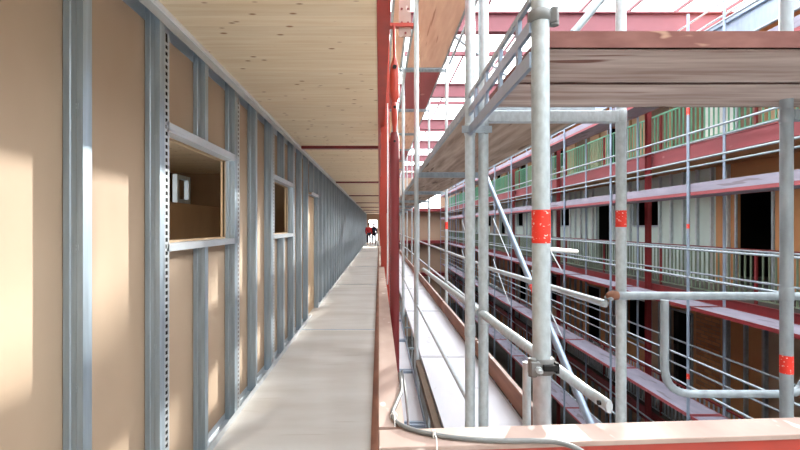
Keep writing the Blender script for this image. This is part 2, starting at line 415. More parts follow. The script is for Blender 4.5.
# crossing rail in front of the camera
A0 = Vector((0.0, .953, 0)); A1 = Vector((2.0, 1.085, 0)); dn = Vector((-.066, 1, 0)).normalized()
e = empty('parapet_rail', (.3, 1.0, 0), 'wide pale-topped red rail crossing the foreground at the bottom right', 'railing')
def qx(mb, n, m, bv=0):
    o = mb.build(n, m, e, bv); o.location = (-.3, -1.0, 0)
c = MB(); wv = dn*.086
pts = [(A0.x, A0.y), (A1.x, A1.y), ((A1+wv).x, (A1+wv).y), (A0.x, (A0+wv).y)]
c.prism(pts, Z(RT)-.012, Z(RT)); qx(c, 'coping', M['coping'], .002)
c = MB(); i0 = A0+dn*.005; i1 = A1+dn*.005
c.prism([(0.001, i0.y), (i1.x, i1.y), (i1.x, (i1+dn*.01).y), (0.001, (i0+dn*.01).y)], Z(RT)-.14, Z(RT)-.012); qx(c, 'channel', M['red'])
c = MB(); i0 = A0+dn*.07; i1 = A1+dn*.07
c.prism([(0.03, i0.y), (i1.x, i1.y), (i1.x, (i1+dn*.01).y), (0.03, (i0+dn*.01).y)], Z(RT)-.14, Z(RT)-.012); qx(c, 'rear_channel', M['red'])
for x in (.05, 1.3):
    c = MB(); yb = .953+.066*x+.03; c.box((x-.02, yb, 0), (x+.02, yb+.02, Z(RT)-.012)); qx(c, 'post', M['red'])
struct(MB().box((0, .955, -.28), (2.0, 1.0, 0)).build('trim_43', M['red']))
# cable and ties
cz = Z(RT)+.006
ctrl = [(.066,1.42,cz),(.064,1.28,cz),(.046,1.18,cz),(.033,1.11,cz),(.045,1.06,cz),(.08,1.022,cz),(.14,.995,cz),(.20,.980,cz),(.28,.972,cz),(.345,.972,cz),(.39,.962,cz),(.43,.946,cz-.012),(.47,.935,cz-.05),(.50,.93,cz-.11)]
def smooth(ps, n=6):
    ps = [Vector(p) for p in ps]; out = []
    for i in range(len(ps)-1):
        p0 = ps[max(i-1,0)]; p1 = ps[i]; p2 = ps[i+1]; p3 = ps[min(i+2,len(ps)-1)]
        for k in range(n):
            t = k/n; out.append(.5*((2*p1)+(p2-p0)*t+(2*p0-5*p1+4*p2-p3)*t*t+(3*p1-p0-3*p2+p3)*t**3))
    return out+[ps[-1]]
tag(MB().tube(smooth(ctrl), .0055, 10).build('power_cable', M['rubber']), 'grey cable curling over the pale corner of the foreground rail', 'cable')
b = MB(); b.tube(smooth([(.074,1.44,cz),(.078,1.3,cz-.03),(.082,1.2,cz-.12),(.086,1.13,cz-.25)]), .0035, 8)
tag(b.build('thin_cable', M['rubber']), 'thin grey cable hanging down behind the rail corner', 'cable')
def tie(x, y, lab, ang):
    b = MB(); n = 16; pts = []
    for k in range(n+1):
        a = math.pi*2*k/n; pts.append(Vector((x, y, cz)) + Vector((math.cos(ang)*math.cos(a), math.sin(ang)*math.cos(a), math.sin(a)))*.0075)
    b.tube(pts, .0018, 6); b.box((x-.003, y-.008, cz+.006), (x+.003, y, cz+.012))
    b.tube([(x, y-.006, cz+.008), (x+.002, y-.03, cz+.006), (x+.001, y-.046, cz-.006), (x, y-.05, cz-.04)], .0014, 6)
    tag(b.build('cable_tie', M['white']), lab, 'cable tie')
tie(.122, 1.001, 'white cable tie around the grey cable, its tail over the rail front', 1.3)
tie(.036, 1.10, 'white cable tie around the grey cable at its left bend', .1)
b = MB(); b.tube(smooth([(.085,4.6,Z(RT)+.6),(.082,4.3,Z(RT)+.3),(.08,4.25,Z(RT)+.1),(.076,4.2,Z(RT)-.04),(.078,4.15,Z(RT)-.05),(.08,4.1,Z(RT)+.15),(.08,4.1,Z(RT)+.6),(.08,4.2,CEIL-.01)]), .006, 8)
tag(b.build('hanging_cable', M['white']), 'pale cable looping down beside the first red column', 'cable')

# red tie rod with clevis
RX, RY = .0895, 2.6
e = empty('tension_rod', (RX, RY, 0), 'thick red hanging tie rod with forked joints beside the corridor', 'rod')
def qr(mb, n, m, bv=0): return mb.build(n, m, e, bv)
b = MB(); b.tube([(0,0,-1.0),(0,0,Z(.50)),(0,0,Z(.54))], .028, 20, radii=[.028,.028,.020]); qr(b, 'lower_tube', M['darkred'])
b = MB(); b.tube([(-.0285,0,Z(.485)),(.0285,0,Z(.485))], .007, 10); b.tube([(0,-.0285,Z(.485)),(0,.0285,Z(.485))], .007, 10); qr(b, 'pin', M['black'])
b = MB(); b.tube([(0,0,Z(.53)),(0,0,Z(.57)),(0,0,Z(.61)),(0,0,Z(.66)),(0,0,Z(.70)),(0,0,Z(.72))], .02, 16, radii=[.010,.012,.022,.026,.024,.010], flat=[1,1,.8,.7,.7,.7]); qr(b, 'fork', M['red'])
b = MB(); b.tube([(0,-.03,Z(.68)),(0,.03,Z(.68))], .008, 12); qr(b, 'pin', M['black'])
b = MB(); b.tube([(0,0,Z(.71)),(0,0,Z(.74)),(0,0,Z(.78)),(0,0,Z(.87)),(0,0,Z(.92)),(0,0,Z(.97))], .028, 20, radii=[.012,.026,.028,.028,.024,.010]); qr(b, 'upper_tube', M['red'])
b = MB(); b.tube([(0,0,Z(.96)),(-.002,0,Z(1.06)),(-.004,0,Z(1.16))], .008, 12); qr(b, 'hook_bar', M['red'])
b = MB(); b.tube([(0,-.032,Z(.91)),(0,.032,Z(.91))], .012, 12); qr(b, 'pin', M['black'])
e = empty('bolt_plate', (.15, 2.62, Z(1.12)), 'pale pink steel plate with bolts hanging under the edge beam', 'plate')
b = MB(); b.box((-.035,-.006,-.02), (.035,.006,.28)); b.build('plate', M['coping'], e)
for x, z in ((-.018,.06),(.018,.06),(.004,.0),(-.018,.14),(.018,.14)):
    b = MB(); b.tube([(x,-.012,z),(x,-.006,z)], .0065, 10); b.build('bolt', M['darkred'], e)
struct(MB().box((.056, 2.60, CEIL+.0), (.20, 2.64, CEIL+.02)).build('trim_44', M['red']))

# ================================================================== NEAR SCAFFOLD (runs along the corridor)
R = .0242
def joint(b, x, y, z, r=R):
    b.tube([(x,y,z-.03),(x,y,z-.026),(x,y,z+.026),(x,y,z+.03)], r, 20, radii=[r, r*1.10, r*1.10, r])
def standard(name, x, y, z0, z1, label, cat='scaffold pole', mt='galv_near', group=None, tape=None, rings=(), lean=0):
    e = empty(name, (x, y, z0), label, cat, group)
    b = MB(); b.pipe((0,0,0), (lean,0,z1-z0), R, 24); o = b.build('pole_tube', M[mt], e)
    for z in rings:
        b = MB(); joint(b, 0, 0, z-z0); b.build('collar', M[mt], e)
    if tape:
        for (a, c) in tape:
            b = MB(); fa = (a-z0)/(z1-z0); fc = (c-z0)/(z1-z0); b.tube([(lean*fa,0,a-z0),(lean*fc,0,c-z0)], R*1.03, 24, cap=False); b.build('tape_band', M['tape'], e)
    return e
def zpx(py, Y): return E+(VY-py)*Y/F
# T1 nearest pole
T1Y = 1.24; T1X = (543.3-VX)*T1Y/F; LEAN = -.018
standard('scaffold_pole', T1X+.006, T1Y, -1.2, Z(1.3), 'thickest nearest scaffold pole with red tape, behind the foreground rail', lean=LEAN, tape=[(zpx(243,T1Y), zpx(210,T1Y))])
e = empty('short_pole', ((526.8-VX)*1.35/F, 1.35, -.4), 'thin pole stub clamped just left of the nearest scaffold pole', 'scaffold pole')
b = MB(); b.tube([(0,0,0),(0,0,.4+zpx(362,1.35))], .0125, 14); b.build('pole_tube', M['galv_near'], e)
# swivel clamp
def clamp(x, y, z, label, s=1.0):
    e = empty('swivel_clamp', (x, y, z), label, 'clamp')
    b = MB(); b.tube([(0,0,-.022*s),(0,0,-.018*s),(0,0,.018*s),(0,0,.022*s)], R*1.2, 20, radii=[R*1.05, R*1.24, R*1.24, R*1.05]); b.build('clamp_body', M['rubber'], e)
    b = MB(); b.tube([(-.036,-.02,-.024),(-.036,-.02,.024)], .012, 12); b.box((-.046,-.040,-.018), (-.022,-.006,.018)); b.build('hinge', M['rubber'], e, .002)
    b = MB(); b.tube([(-.028,-.052,0),(-.028,-.036,0)], .009, 6); b.tube([(-.028,-.064,0),(-.028,-.036,0)], .005, 10); b.build('bolt_nut', M['galv'], e)
    b = MB(); b.box((-.012,-.040,-.006), (.024,-.026,.010)); b.box((.022,-.034,-.014), (.032,.0,.014)); b.build('clamp_lug', M['black'], e, .002)
    return e
clamp(T1X, T1Y, zpx(365,T1Y), 'dark bolted clamp low on the nearest scaffold pole')
ct = clamp(T1X-.0115, T1Y, zpx(17,T1Y), 'grey bolted clamp at the top of the nearest scaffold pole', .7); ct.rotation_euler.z = math.radians(150)
# pair of poles at 2.2 m
standard('scaffold_pole', (470-VX)*2.2/F, 2.2, -6, Z(2.8), 'left one of the two scaffold poles standing side by side', rings=(zpx(104,2.2),zpx(130,2.2),zpx(330,2.2)))
standard('scaffold_pole', (483.4-VX)*2.2/F, 2.2, -6, Z(2.8), 'right one of the two scaffold poles standing side by side', rings=(zpx(120,2.2),zpx(318,2.2)))
b = MB()
for x in (.435, .52): b.tube([(x, 2.165, zpx(131,2.17)), (x, 2.235, zpx(131,2.17))], .014, 10)
b.box((.40, 2.168, zpx(134,2.2)), (.545, 2.176, zpx(127,2.2)))
tag(b.build('double_clamp', M['galv_dull']), 'galvanised double clamp joining the twin poles under the deck', 'clamp')
# end frame: header and outer pole
XO = (621-VX)*2.2/F
standard('scaffold_pole', XO, 2.2, -6, Z(2.8), 'scaffold pole with red tape midway between the nearest pole and the right edge pole', tape=[(zpx(227,2.2), zpx(210.5,2.2))], rings=(zpx(116,2.2),))
b = MB(); b.box((.53, 2.178, Z(.505)), (XO-.02, 2.222, Z(.560)))
for k in range(4): b.tube([(.6+k*.16, 2.176, Z(.532)), (.6+k*.16, 2.18, Z(.532))], .008, 8)
tag(b.build('scaffold_transom', M['galv_near'], bevel=.004), 'square galvanised transom between the twin poles and the taped middle pole', 'scaffold transom')
XR = (786.5-VX)*2.0/F
standard('scaffold_pole', XR, 2.0, -6, Z(2.8), 'scaffold pole at the right edge of the photo with low red tape', mt='galv_dull', tape=[(zpx(373,2.0), zpx(355,2.0))], rings=(zpx(116,2.0),zpx(294,2.0)))
b = MB(); b.box((XR+.02, 1.978, zpx(121,2.0)), (XR+.75, 2.022, zpx(110,2.0)))
tag(b.build('scaffold_transom', M['galv_dull'], bevel=.004), 'square transom leaving the right edge pole under the big platform', 'scaffold transom')
# cross platform overhead (two planks)
for (y0, y1, lab) in ((1.42, 1.772, 'front weathered plank of the big overhead platform, red-stained edge'), (1.776, 2.13, 'rear weathered plank of the big overhead platform')):
    e = empty('scaffold_plank', (.54, y0, Z(.562)), lab, 'plank')
    b = MB(); b.box((0,0,0), (2.3,y1-y0,.012)); b.build('plywood_sheet', M['plank'], e)
    b = MB(); b.box((-.004,-.003,.0), (2.3,.012,.052)); b.box((-.004,y1-y0-.012,0), (2.3,y1-y0-.001,.052)); b.box((-.02,0,-.001), (0,y1-y0-.001,.052)); b.build('edge_rail', M['plank_edge'], e)
# lattice bracket from near pole to the twin poles
e = empty('lattice_bracket', (.42, 1.1, Z(.45)), 'galvanised lattice bracket running from the nearest pole back to the twin poles', 'bracket')
def ql(mb, n, m): o = mb.build(n, m, e); o.location = (-.42, -1.1, -Z(.45))
for z, wd in ((.458,.044),(.550,.036),(.625,.018)):
    b = MB(); b.bar((.420, 1.24, Z(z)), (.437, 2.17, Z(z)), .012, wd); ql(b, 'chord', M['galv_blue'] if wd > .02 else M['galv_dull'])  # blue-grey steel puts the bracket's shade into its colour
for k in range(4):
    y = 1.36+k*.22; x = .420+(y-1.24)*.0183
    b = MB(); b.box((x-.006, y-.012, Z(.475)), (x+.006, y+.012, Z(.62))); ql(b, 'rung', M['galv_blue'])
# end rail R2 and inner rails
b = MB(); pts = [(.50, 2.17, Z(-.425)), (.524, 1.60, Z(-.428)), (.543, 1.16, Z(-.43)), (.5455, 1.12, Z(-.43)), (.548, 1.07, Z(-.43))]
b.tube(pts, .019, 16, radii=[.019,.018,.0135,.0135,.0135], flat=[1,1,1,.7,.6]); b.tube([(.532,1.095,Z(-.43)),(.56,1.095,Z(-.43))], .006, 8, 1)
tag(b.build('guard_rail', [M['galv_near'], M['black']]), 'thick guard rail passing behind the nearest pole, flattened at its near end', 'guard rail')
tag(MB().tube([(.47, 4.77, Z(-.46)), (.50, 2.23, Z(-.43))], .0195, 14).build('guard_rail', M['galv_near']), 'guard rail from the twin poles back to the next scaffold frame', 'guard rail')
tag(MB().tube([(.405, 4.75, Z(-.84)), (.438, 2.23, Z(-.86))], .012, 12).build('guard_rail', M['galv_near']), 'thin low guard rail slanting across the pale deck in front of the twin poles', 'guard rail')
# right hand guard rails
yr = 2.15
tag(MB().tube([P(612,295.5,yr), P(830,296.5,yr)], .0195, 16).build('guard_rail', M['galv_dull']), 'horizontal guard rail between the taped middle pole and the right edge pole', 'guard rail')
clamp_e = empty('pole_clamp', tuple(P(613,295.5,yr)), 'brownish clamp holding the horizontal rail left of the taped middle pole', 'clamp')
b = MB(); b.tube([(-.03,0,0),(-.012,0,0),(.0,0,0),(.022,0,0)], .026, 14, radii=[.012,.022,.0235,.0205]); b.build('clamp_body', M['toe'], clamp_e)
b = MB(); b.tube([(-.02,-.03,-.012),(-.02,.03,-.012)], .008, 8); b.build('bolt_nut', M['galv_dull'], clamp_e)
yu = 2.08
b = MB(); ps = smooth([P(664.5,300,yu), P(664.5,340,yu), P(664.5,366,yu), P(667.5,381,yu), P(675,389.5,yu), P(688,393.5,yu), P(715,394,yu)], 5)
b.tube(ps, .018, 14); b.tube([P(715,394,yu), P(776,394,yu)], .018, 14, cap=False)
b.tube(smooth([P(776,394,yu), P(788,393.5,yu), P(797,391,yu), P(803,384,yu), P(806,370,yu), P(807,300,yu)], 5), .018, 14)
tag(b.build('guard_hoop', M['galv_dull']), 'bent U-shaped guard hoop hanging below the horizontal rail', 'guard rail')
tag(MB().tube([P(551,249.3,1.262), P(577,251.5,1.32)], .0055, 12).build('rail_end', M['white']), 'short pale rail end poking out right of the nearest pole', 'guard rail')

# frames and bays further along
FY = [2.2+2.57*k for k in range(0, 16)]
XI, XU = .395, 1.10
def near_frame(y, label, group=None):
    e = empty('scaffold_support', (XI, y, -9), label, 'scaffold frame', group)
    for x in (0, XU-XI):
        b = MB(); b.tube([(x,0,0),(x,0,9+Z(4.0))], R, 14); b.build('upright', M['galv'], e)
    for z in (2.535, -1.60):
        b = MB(); b.bar((.135-XI,0,9+Z(z)), (-R,0,9+Z(z)), .03, .035); b.build('console_bracket', M['galv_dull'], e)
    for z in (.535, 2.535, -1.4575, -3.4):
        b = MB(); b.bar((R,0,9+Z(z)), (XU-XI-R,0,9+Z(z)), .04, .045); b.build('transom', M['galv_dull'], e)
    return e
nf = near_frame(FY[1], 'slim grey scaffold frame seen left of the twin poles beside the red rod')
for k, y in enumerate(FY[2:]):
    fr = nth_o = clone(nf, (XI, y, -9)); nth(fr, k+1, 'slim scaffold frame receding beside the corridor', 'frames receding beside the corridor')
    if k == 0:
        b = MB(); b.tube([(XU-XI,0,9+zpx(229,y)),(XU-XI,0,9+zpx(222,y))], R*1.06, 14, cap=False); b.build('tape_band', M['tape'], fr)
# decks
def deck(x0, x1, y0, y1, z, mt, label, group=None, edge='galv_dull', th=.045, ew=.012):
    e = empty('scaffold_deck', (x0, y0, z), label, 'scaffold deck', group)
    b = MB(); b.box((.012,0.012,.004), (x1-x0-.012,y1-y0-.012,.02 if th < .05 else th-.006)); b.build('deck_board', M[mt], e)
    b = MB(); b.box((0,0,0), (ew,y1-y0,th)); b.box((x1-x0-ew,0,0), (x1-x0,y1-y0,th)); b.box((ew,0,0), (x1-x0-ew,.03,th)); b.box((ew,y1-y0-.03,0), (x1-x0-ew,y1-y0,th))
    b.build('deck_edge', M[edge], e); return e
def near_deck(k, z, mt, label, group, x0=.44, x1=1.035):
    return deck(x0, x1, FY[k]+.03, FY[k+1]-.03, z, mt, label, group, th=.05, ew=.03 if z > 3.5 else .012)
# eye level decks
near_deck(0, Z(.56), 'plank_y', 'brown plywood deck overhead just beyond the twin poles', None, .425, 1.07)
for k in range(1, len(FY)-1):
    nth(near_deck(k, Z(.56), 'plank_y', '', None), k, 'brown plywood overhead deck beside the corridor', 'receding overhead decks')
HI = ['pale plywood deck high above, nearest the corridor', 'pale plywood deck high above, behind the slim grey pole', 'red deck high above at the end of the pale ones']
for k in range(0, len(FY)-1):
    mt = 'pinkred' if k in (2, 5) else 'ply_pale'
    o = near_deck(k, Z(2.56), mt, HI[k] if k < 3 else '', None, .425, 1.04)
    if k > 2: nth(o, k, 'small high deck along the corridor scaffold', 'distant high decks')
    o = near_deck(k, Z(2.56), mt, '', None, .15, .365)
    nth(o, k, 'narrow console plank high above between corridor edge and scaffold poles', 'high console planks')
# walking decks below
for k in range(0, len(FY)-1):
    g_ = k
    lab = {0: 'nearest pale scaffold deck below, behind the foreground rail', 1: 'second pale scaffold deck below, past the first joint'}.get(k, 'pale scaffold deck receding below beside the corridor')
    deck(.445, 1.02, FY[k]+.012-(1.2 if k == 0 else 0), FY[k+1]-.012, Z(-1.43), 'deckwhite', lab, None if k < 2 else 'receding pale decks', 'deckwhite', .05)
    if k > 1: nth(list(COL.objects)[-3], k, 'pale scaffold deck receding below beside the corridor', 'receding pale decks')
    t = MB(); t.box((1.03, FY[k]+.03-(1.2 if k == 0 else 0), Z(-1.38)), (1.055, FY[k+1]-.03, Z(-1.22))); t.box((1.028, FY[k]+.03-(1.2 if k == 0 else 0), Z(-1.22)), (1.057, FY[k+1]-.03, Z(-1.212)), 1)
    tag(t.build('toe_board', [M['toe'], M['coping']]), 'brown toe board along the nearest pale deck' if k == 0 else 'brown toe board receding along the pale decks', 'toe board', None if k == 0 else 'receding toe boards')
    if k: nth(list(COL.objects)[-1], k, 'brown toe board receding along the pale decks', 'receding toe boards')
    if k:
        for z in (-.415, -.90):
            o = MB().tube([(XU, FY[k], Z(z)), (XU, FY[k+1], Z(z))], .017, 10).build('guard_rail', M['galv'])
            tag(o, 'distant guard rail along the outer side of the corridor scaffold', 'guard rail'); nth(o, k-1, 'outer %s rail of the corridor scaffold' % ('upper' if z > -.6 else 'lower'), 'outer guard rails of the corridor scaffold')
        o = MB().tube([(XI, FY[k], Z(-.84)), (XI, FY[k+1], Z(-.84))], .012, 8).build('guard_rail', M['galv'])
        tag(o, 'distant thin guard rail along the inner side of the corridor scaffold', 'guard rail'); nth(o, k-1, 'thin inner rail receding along the corridor scaffold', 'inner guard rails of the corridor scaffold')
tag(MB().tube([(1.055, 4.74, Z(-.415)), (1.12, 2.23, Z(-.385))], .019, 14).build('guard_rail', M['galv_near']), 'outer guard rail ending at the brownish clamp beside the taped middle pole', 'guard rail')
# narrow inner console decks
y = 2.2; k = 0
while y < 30:
    deck(.14, .365, y+.01, y+1.275, Z(-1.57), 'deckwhite', 'x', 'narrow console decks', 'galv_blue', .045)
    nth(list(COL.objects)[-3], k, 'narrow console deck between corridor rail and main deck', 'narrow console decks')
    y += 1.285; k += 1
tag(MB().box((.385, 2.0, Z(-1.47)), (.435, 4.7, Z(-1.40))).build('gap_shade_strip', M['board_dark']), 'dark strip standing for the shaded gap beside the nearest pale deck', 'board')  # dark strip stands in for the shaded gap beside the deck
# diagonal brace
e = empty('diagonal_brace', (1.12, 4.77, Z(.53)), 'long diagonal brace tube sloping down behind the nearest pole, red tape at mid length', 'brace')
p0 = Vector((1.105, 4.70, Z(.55))); p1 = Vector((1.155, 2.25, Z(-1.22)))
b = MB(); b.tube([p0, p1], .0225, 14); o = b.build('brace_tube', M['galv_blue'], e); o.location = (-1.12, -4.77, -Z(.53))  # darker blue-grey than the other near tubes, shade put into the colour
d = p1-p0
b = MB(); b.tube([p0+d*.56, p0+d*.61], .0235, 14, cap=False); o = b.build('tape_band', M['tape'], e); o.location = (-1.12, -4.77, -Z(.53))
# sloping tube and rails above deck
tag(MB().tube([(1.145, 4.77, Z(2.64)), (1.145, 7.34, Z(2.64))], .019, 12).build('guard_rail', M['galv_dull']), 'grey rail along the outer edge of the high pale deck', 'guard rail')

# ================================================================== OPPOSITE BUILDING
XG, XW = 6.4, 7.86
LV = [1.66, -1.34, -4.34]          # gallery floor levels rel. eye
Y0 = 3.0
def opp_struct():
    n = 60
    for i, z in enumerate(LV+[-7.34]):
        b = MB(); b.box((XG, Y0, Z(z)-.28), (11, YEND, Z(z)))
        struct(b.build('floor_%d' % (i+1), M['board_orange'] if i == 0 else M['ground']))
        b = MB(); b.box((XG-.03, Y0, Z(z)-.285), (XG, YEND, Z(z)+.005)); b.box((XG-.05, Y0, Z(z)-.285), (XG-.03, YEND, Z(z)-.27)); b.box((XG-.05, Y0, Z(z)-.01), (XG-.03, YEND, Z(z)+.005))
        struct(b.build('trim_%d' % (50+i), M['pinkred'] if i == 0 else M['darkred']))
opp_struct()
# top eaves
b = MB(); b.box((7.0, Y0, Z(3.64)), (7.08, YEND, Z(4.1))); b.box((6.96, Y0, Z(3.62)), (7.0, YEND, Z(3.66))); b.box((6.94, Y0, Z(4.06)), (7.0, YEND, Z(4.12)))
struct(b.build('trim_60', M['galv_blue']))
b = MB(); b.box((7.08, Y0, Z(3.66)), (11, YEND, Z(3.8)))
struct(b.build('ceiling_1', M['board_orange']))
for i, (x, z) in enumerate(((6.9, 4.22), (6.9, 4.5))):
    tag(MB().tube([(x, Y0, Z(z)), (x, YEND, Z(z))], .02, 8).build('eaves_rail', M['galv']), 'long tube rail above the grey eaves of the opposite roof, %s' % ('lower one' if i == 0 else 'upper one'), 'rail')
# walls with openings per level: (y0,y1,z0 above floor,z1 above floor)
OPS = {1: [(8.98, 9.86, 0, 2.1), (12.6, 13.85, 1.36, 2.07), (15.3, 16.2, 0, 2.1), (18.5, 19.5, 1.36, 2.07), (21.5, 22.4, 0, 2.1), (24.5, 25.5, 1.36, 2.07), (28, 29, 0, 2.1), (31.5, 32.5, 1.36, 2.07)],
       0: [(9.9, 10.8, 0, 2.05), (14.2, 15.4, 0, 2.05), (19.0, 20.2, .9, 2.05), (24, 25, 0, 2.05), (29, 30, .9, 2.05)],
       2: [(7.0, 8.0, 0, 2.1), (11.3, 12.1, 0, 2.1), (13.0, 14.2, .9, 2.1), (16.0, 17.0, 0, 2.1), (19.5, 20.8, .9, 2.1), (24, 25.2, 0, 2.1)]}
mats = [M['board_orange'], M['board_grey'], M['render'], M['brick'], M['board_dark'], M['room_board']]
def wall_level(li, z0, z1):
    F0 = Z(z0); H = z1-z0
    b = MB(); y = Y0; cuts = sorted(OPS.get(li, []))
    edges = {Y0, YEND}
    for a, c, _, _ in cuts: edges |= {a, c}
    yy = Y0
    while yy < YEND: edges.add(yy); yy += 1.25
    if li == 2: edges |= {10.35, 11.15}
    ed = sorted(edges)
    rnd = random.Random(3+li)
    for a, c in zip(ed, ed[1:]):
        mid = (a+c)/2
        if li == 1: mi = 0 if mid < 10.2 else (1 if mid < 24 or rnd.random() < .6 else 2)
        elif li == 0: mi = 4 if rnd.random() < .6 else 5  # darker boards put the dimness of the upper gallery into the colour
        else: mi = 3 if 10.35 < mid < 11.15 else (0 if rnd.random() < .7 else 2)
        o = [q for q in cuts if q[0] <= mid <= q[1]]
        if o:
            q = o[0]
            if q[2] > 0: b.box((XW, a, F0), (XW+.06, c, F0+q[2]), mi)
            b.box((XW, a, F0+q[3]), (XW+.06, c, F0+H), mi)
        else: b.box((XW, a, F0), (XW+.06, c, F0+H), mi)
    wl = struct(b.build('wall_opposite' + ('' if li == 1 else ('_upper' if li == 0 else '_lower')), mats))
    # studs as relief parts
    sm = None; y = Y0+.2
    while y < YEND-1:
        if not any(q[0]-.06 < y < q[1]+.02 for q in cuts) and not (li == 2 and 10.3 < y < 11.15):
            if sm is None:
                b = MB(); b.box((XW-.075, 0, F0+.001), (XW-.001, .05, F0+H-.001)); sm = b.build('stud', M['room_board'] if li == 0 else M['galv_dull'] if li != 1 else M['galv'], wl); sm.location.y = y  # upper studs are galvanised ones coloured brown to look shaded
            else:
                c = sm.copy(); COL.objects.link(c); c.parent = wl; c.location.y = y
        y += .49 if y < 26 and li else .98
    for k, q in enumerate(cuts):
        nm = 'door' if q[2] == 0 else 'window'
        b = MB(); t = .05
        d = .035; b.box((XW-d, q[0]-t, F0+q[2]), (XW, q[0], F0+q[3]+t)); b.box((XW-d, q[1], F0+q[2]), (XW, q[1]+t, F0+q[3]+t)); b.box((XW-d, q[0], F0+q[3]), (XW, q[1], F0+q[3]+t))
        if q[2] > 0: b.box((XW-d, q[0], F0+q[2]-t), (XW, q[1], F0+q[2]))
        struct(b.build('%s_%d' % (nm, 10*(li+1)+k), M['galv_dull']))
wall_level(0, LV[0], 3.66); wall_level(1, LV[1], LV[0]-.28); wall_level(2, LV[2], LV[1]-.28); wall_level(3, -7.34, LV[2]-.28)
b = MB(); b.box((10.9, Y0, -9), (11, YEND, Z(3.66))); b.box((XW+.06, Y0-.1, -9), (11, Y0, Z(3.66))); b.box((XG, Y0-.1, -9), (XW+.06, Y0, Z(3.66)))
struct(b.build('wall_right', M['black']))  # black walls put the unlit look of the rooms into the colour
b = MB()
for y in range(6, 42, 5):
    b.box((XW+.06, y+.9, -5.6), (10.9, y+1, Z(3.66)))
struct(b.build('wall_partition', M['black']))  # black partitions, colour in place of interior shade
# orange soffit under the upper gallery is the slab itself; columns on gallery edge
co = column_mesh(-9, Z(3.6), .10).build('steel_column', M['darkred']); co.location = (XG-.12, 10.5, 0)
tag(co, 'dark red steel column on the opposite gallery, nearest in view', 'column')
for k, y in enumerate((5.25, 15.75, 21.0, 26.25, 31.5, 36.75, 42.0)):
    o = co.copy(); COL.objects.link(o); o.location = (XG-.12, y, 0); nth(o, k, 'dark red column in the opposite galleries', 'columns of the opposite galleries')
    if k == 0: o['label'] = 'dark red opposite column standing just past the right edge'
# railings
def rail_panel(L, nbar, mt, rail_mt, H):
    e = bpy.data.objects.new('railing_panel', None); COL.objects.link(e)
    b = MB(); b.box((-.02, 0, H-.03), (.02, L, H)); b.build('handrail', M[rail_mt], e)
    b = MB(); b.box((-.012, 0, .06), (.012, L, .085)); b.build('bottom_rail', M[mt], e)
    b = MB(); b.box((-.02, .0, 0), (.02, .035, H-.031)); b.build('post', M['darkred'], e)
    b0 = None
    for k in range(nbar):
        y = L*(k+1)/(nbar+1)
        if b0 is None: b0 = MB().box((-.011, -.011, .085), (.011, .011, H-.03)).build('baluster', M[mt], e); b0.location.y = y
        else:
            c = b0.copy(); COL.objects.link(c); c.parent = e; c.location.y = y
    return e
def rail_far(L, n, mt, H):
    b = MB(); b.box((-.02,0,H-.03),(.02,L,H)); b.box((-.012,0,.06),(.012,L,.085)); b.box((-.02,0,0),(.02,.035,H-.031))
    for k in range(n): y = L*(k+1)/(n+1); b.box((-.012,y-.012,.085),(.012,y+.012,H-.03))
    return b
PL = 2.60
specs = [(0, 'green', 'green', .90, 'upper', 'green barred railing panel on the upper opposite gallery'),
         (1, 'yellowgreen', 'darkred', .94, 'middle', 'grey-green railing panel, dark red handrail, on the middle opposite gallery'),
         (2, 'galv_dull', 'darkred', .94, 'lower', 'dim grey barred railing panel on the lower opposite gallery')]
for li, mt, rm, H, wd, lab in specs:
    z = Z(LV[li]); pr = None; k = 0; y = 7.68-PL
    while y < YEND-PL:
        if y < 22:
            if pr is None:
                pr = rail_panel(PL, 20, mt, rm, H); pr.location = (XG+.05, y, z+.005); tag(pr, lab, 'railing', wd+' gallery railing panels'); o = pr
            else: o = clone(pr, (XG+.05, y, z+.005))
        else:
            if k == 0 or far is None: far = rail_far(PL-.004, 20, mt, H).build('railing_panel', M[mt]); o = far
            else: o = far.copy(); COL.objects.link(o)
            o.location = (XG+.05, y, z+.005); tag(o, lab, 'railing', wd+' gallery railing panels')
        if y < 22: far = None
        nth(o, k, lab, wd+' gallery railing panels')
        y += PL; k += 1
b = MB(); b.box((XG+.14, 8.30, Z(LV[0])+.01), (XG+.16, 8.64, Z(LV[0])+1.1)); tag(b.build('white_board', M['white']), 'white board behind the green railing of the upper opposite gallery, nearer one', 'board')
b = MB(); b.box((XG+.14, 8.68, Z(LV[0])+.01), (XG+.16, 9.02, Z(LV[0])+1.1)); tag(b.build('white_board', M['white']), 'white board behind the green railing of the upper opposite gallery, farther one', 'board')

# opposite scaffold
XS, XS2 = 5.55, 6.2
OY = [8.08+2.7*k for k in range(-1, 13)]
DZ = [2.65, .60, -1.45, -3.40, -5.45]
def opp_frame(y):
    e = empty('scaffold_support', (XS, y, -9), '', 'scaffold frame', None)
    b = MB(); b.tube([(0,0,0),(0,0,9+Z(3.8))], R, 12); up = b.build('upright', M['galv_blue'], e)
    b = MB(); b.tube([(XS2-XS,0,0),(XS2-XS,0,9+Z(4.6))], R, 12); b.build('upright', M['galv_blue'], e)
    for z in DZ:
        b = MB(); b.bar((R,0,9+Z(z)-.04), (XS2-XS-R,0,9+Z(z)-.04), .035, .04); b.build('transom', M['galv_blue'], e)
    return e
of = opp_frame(OY[1]); of['label'] = 'blue-grey scaffold frame nearest the camera on the opposite side, small red tape marks'
for z0, z1 in ((zpx(228.5, OY[1]), zpx(224, OY[1])), (zpx(379, OY[1]), zpx(373.5, OY[1])), (zpx(115, OY[1]), zpx(108, OY[1]))):
    b = MB(); b.tube([(0,0,9+z0),(0,0,9+z1)], R*1.06, 12, cap=False); b.build('tape_band', M['tape'], of)
tapes = [c for c in of.children if c.name.startswith('tape')]
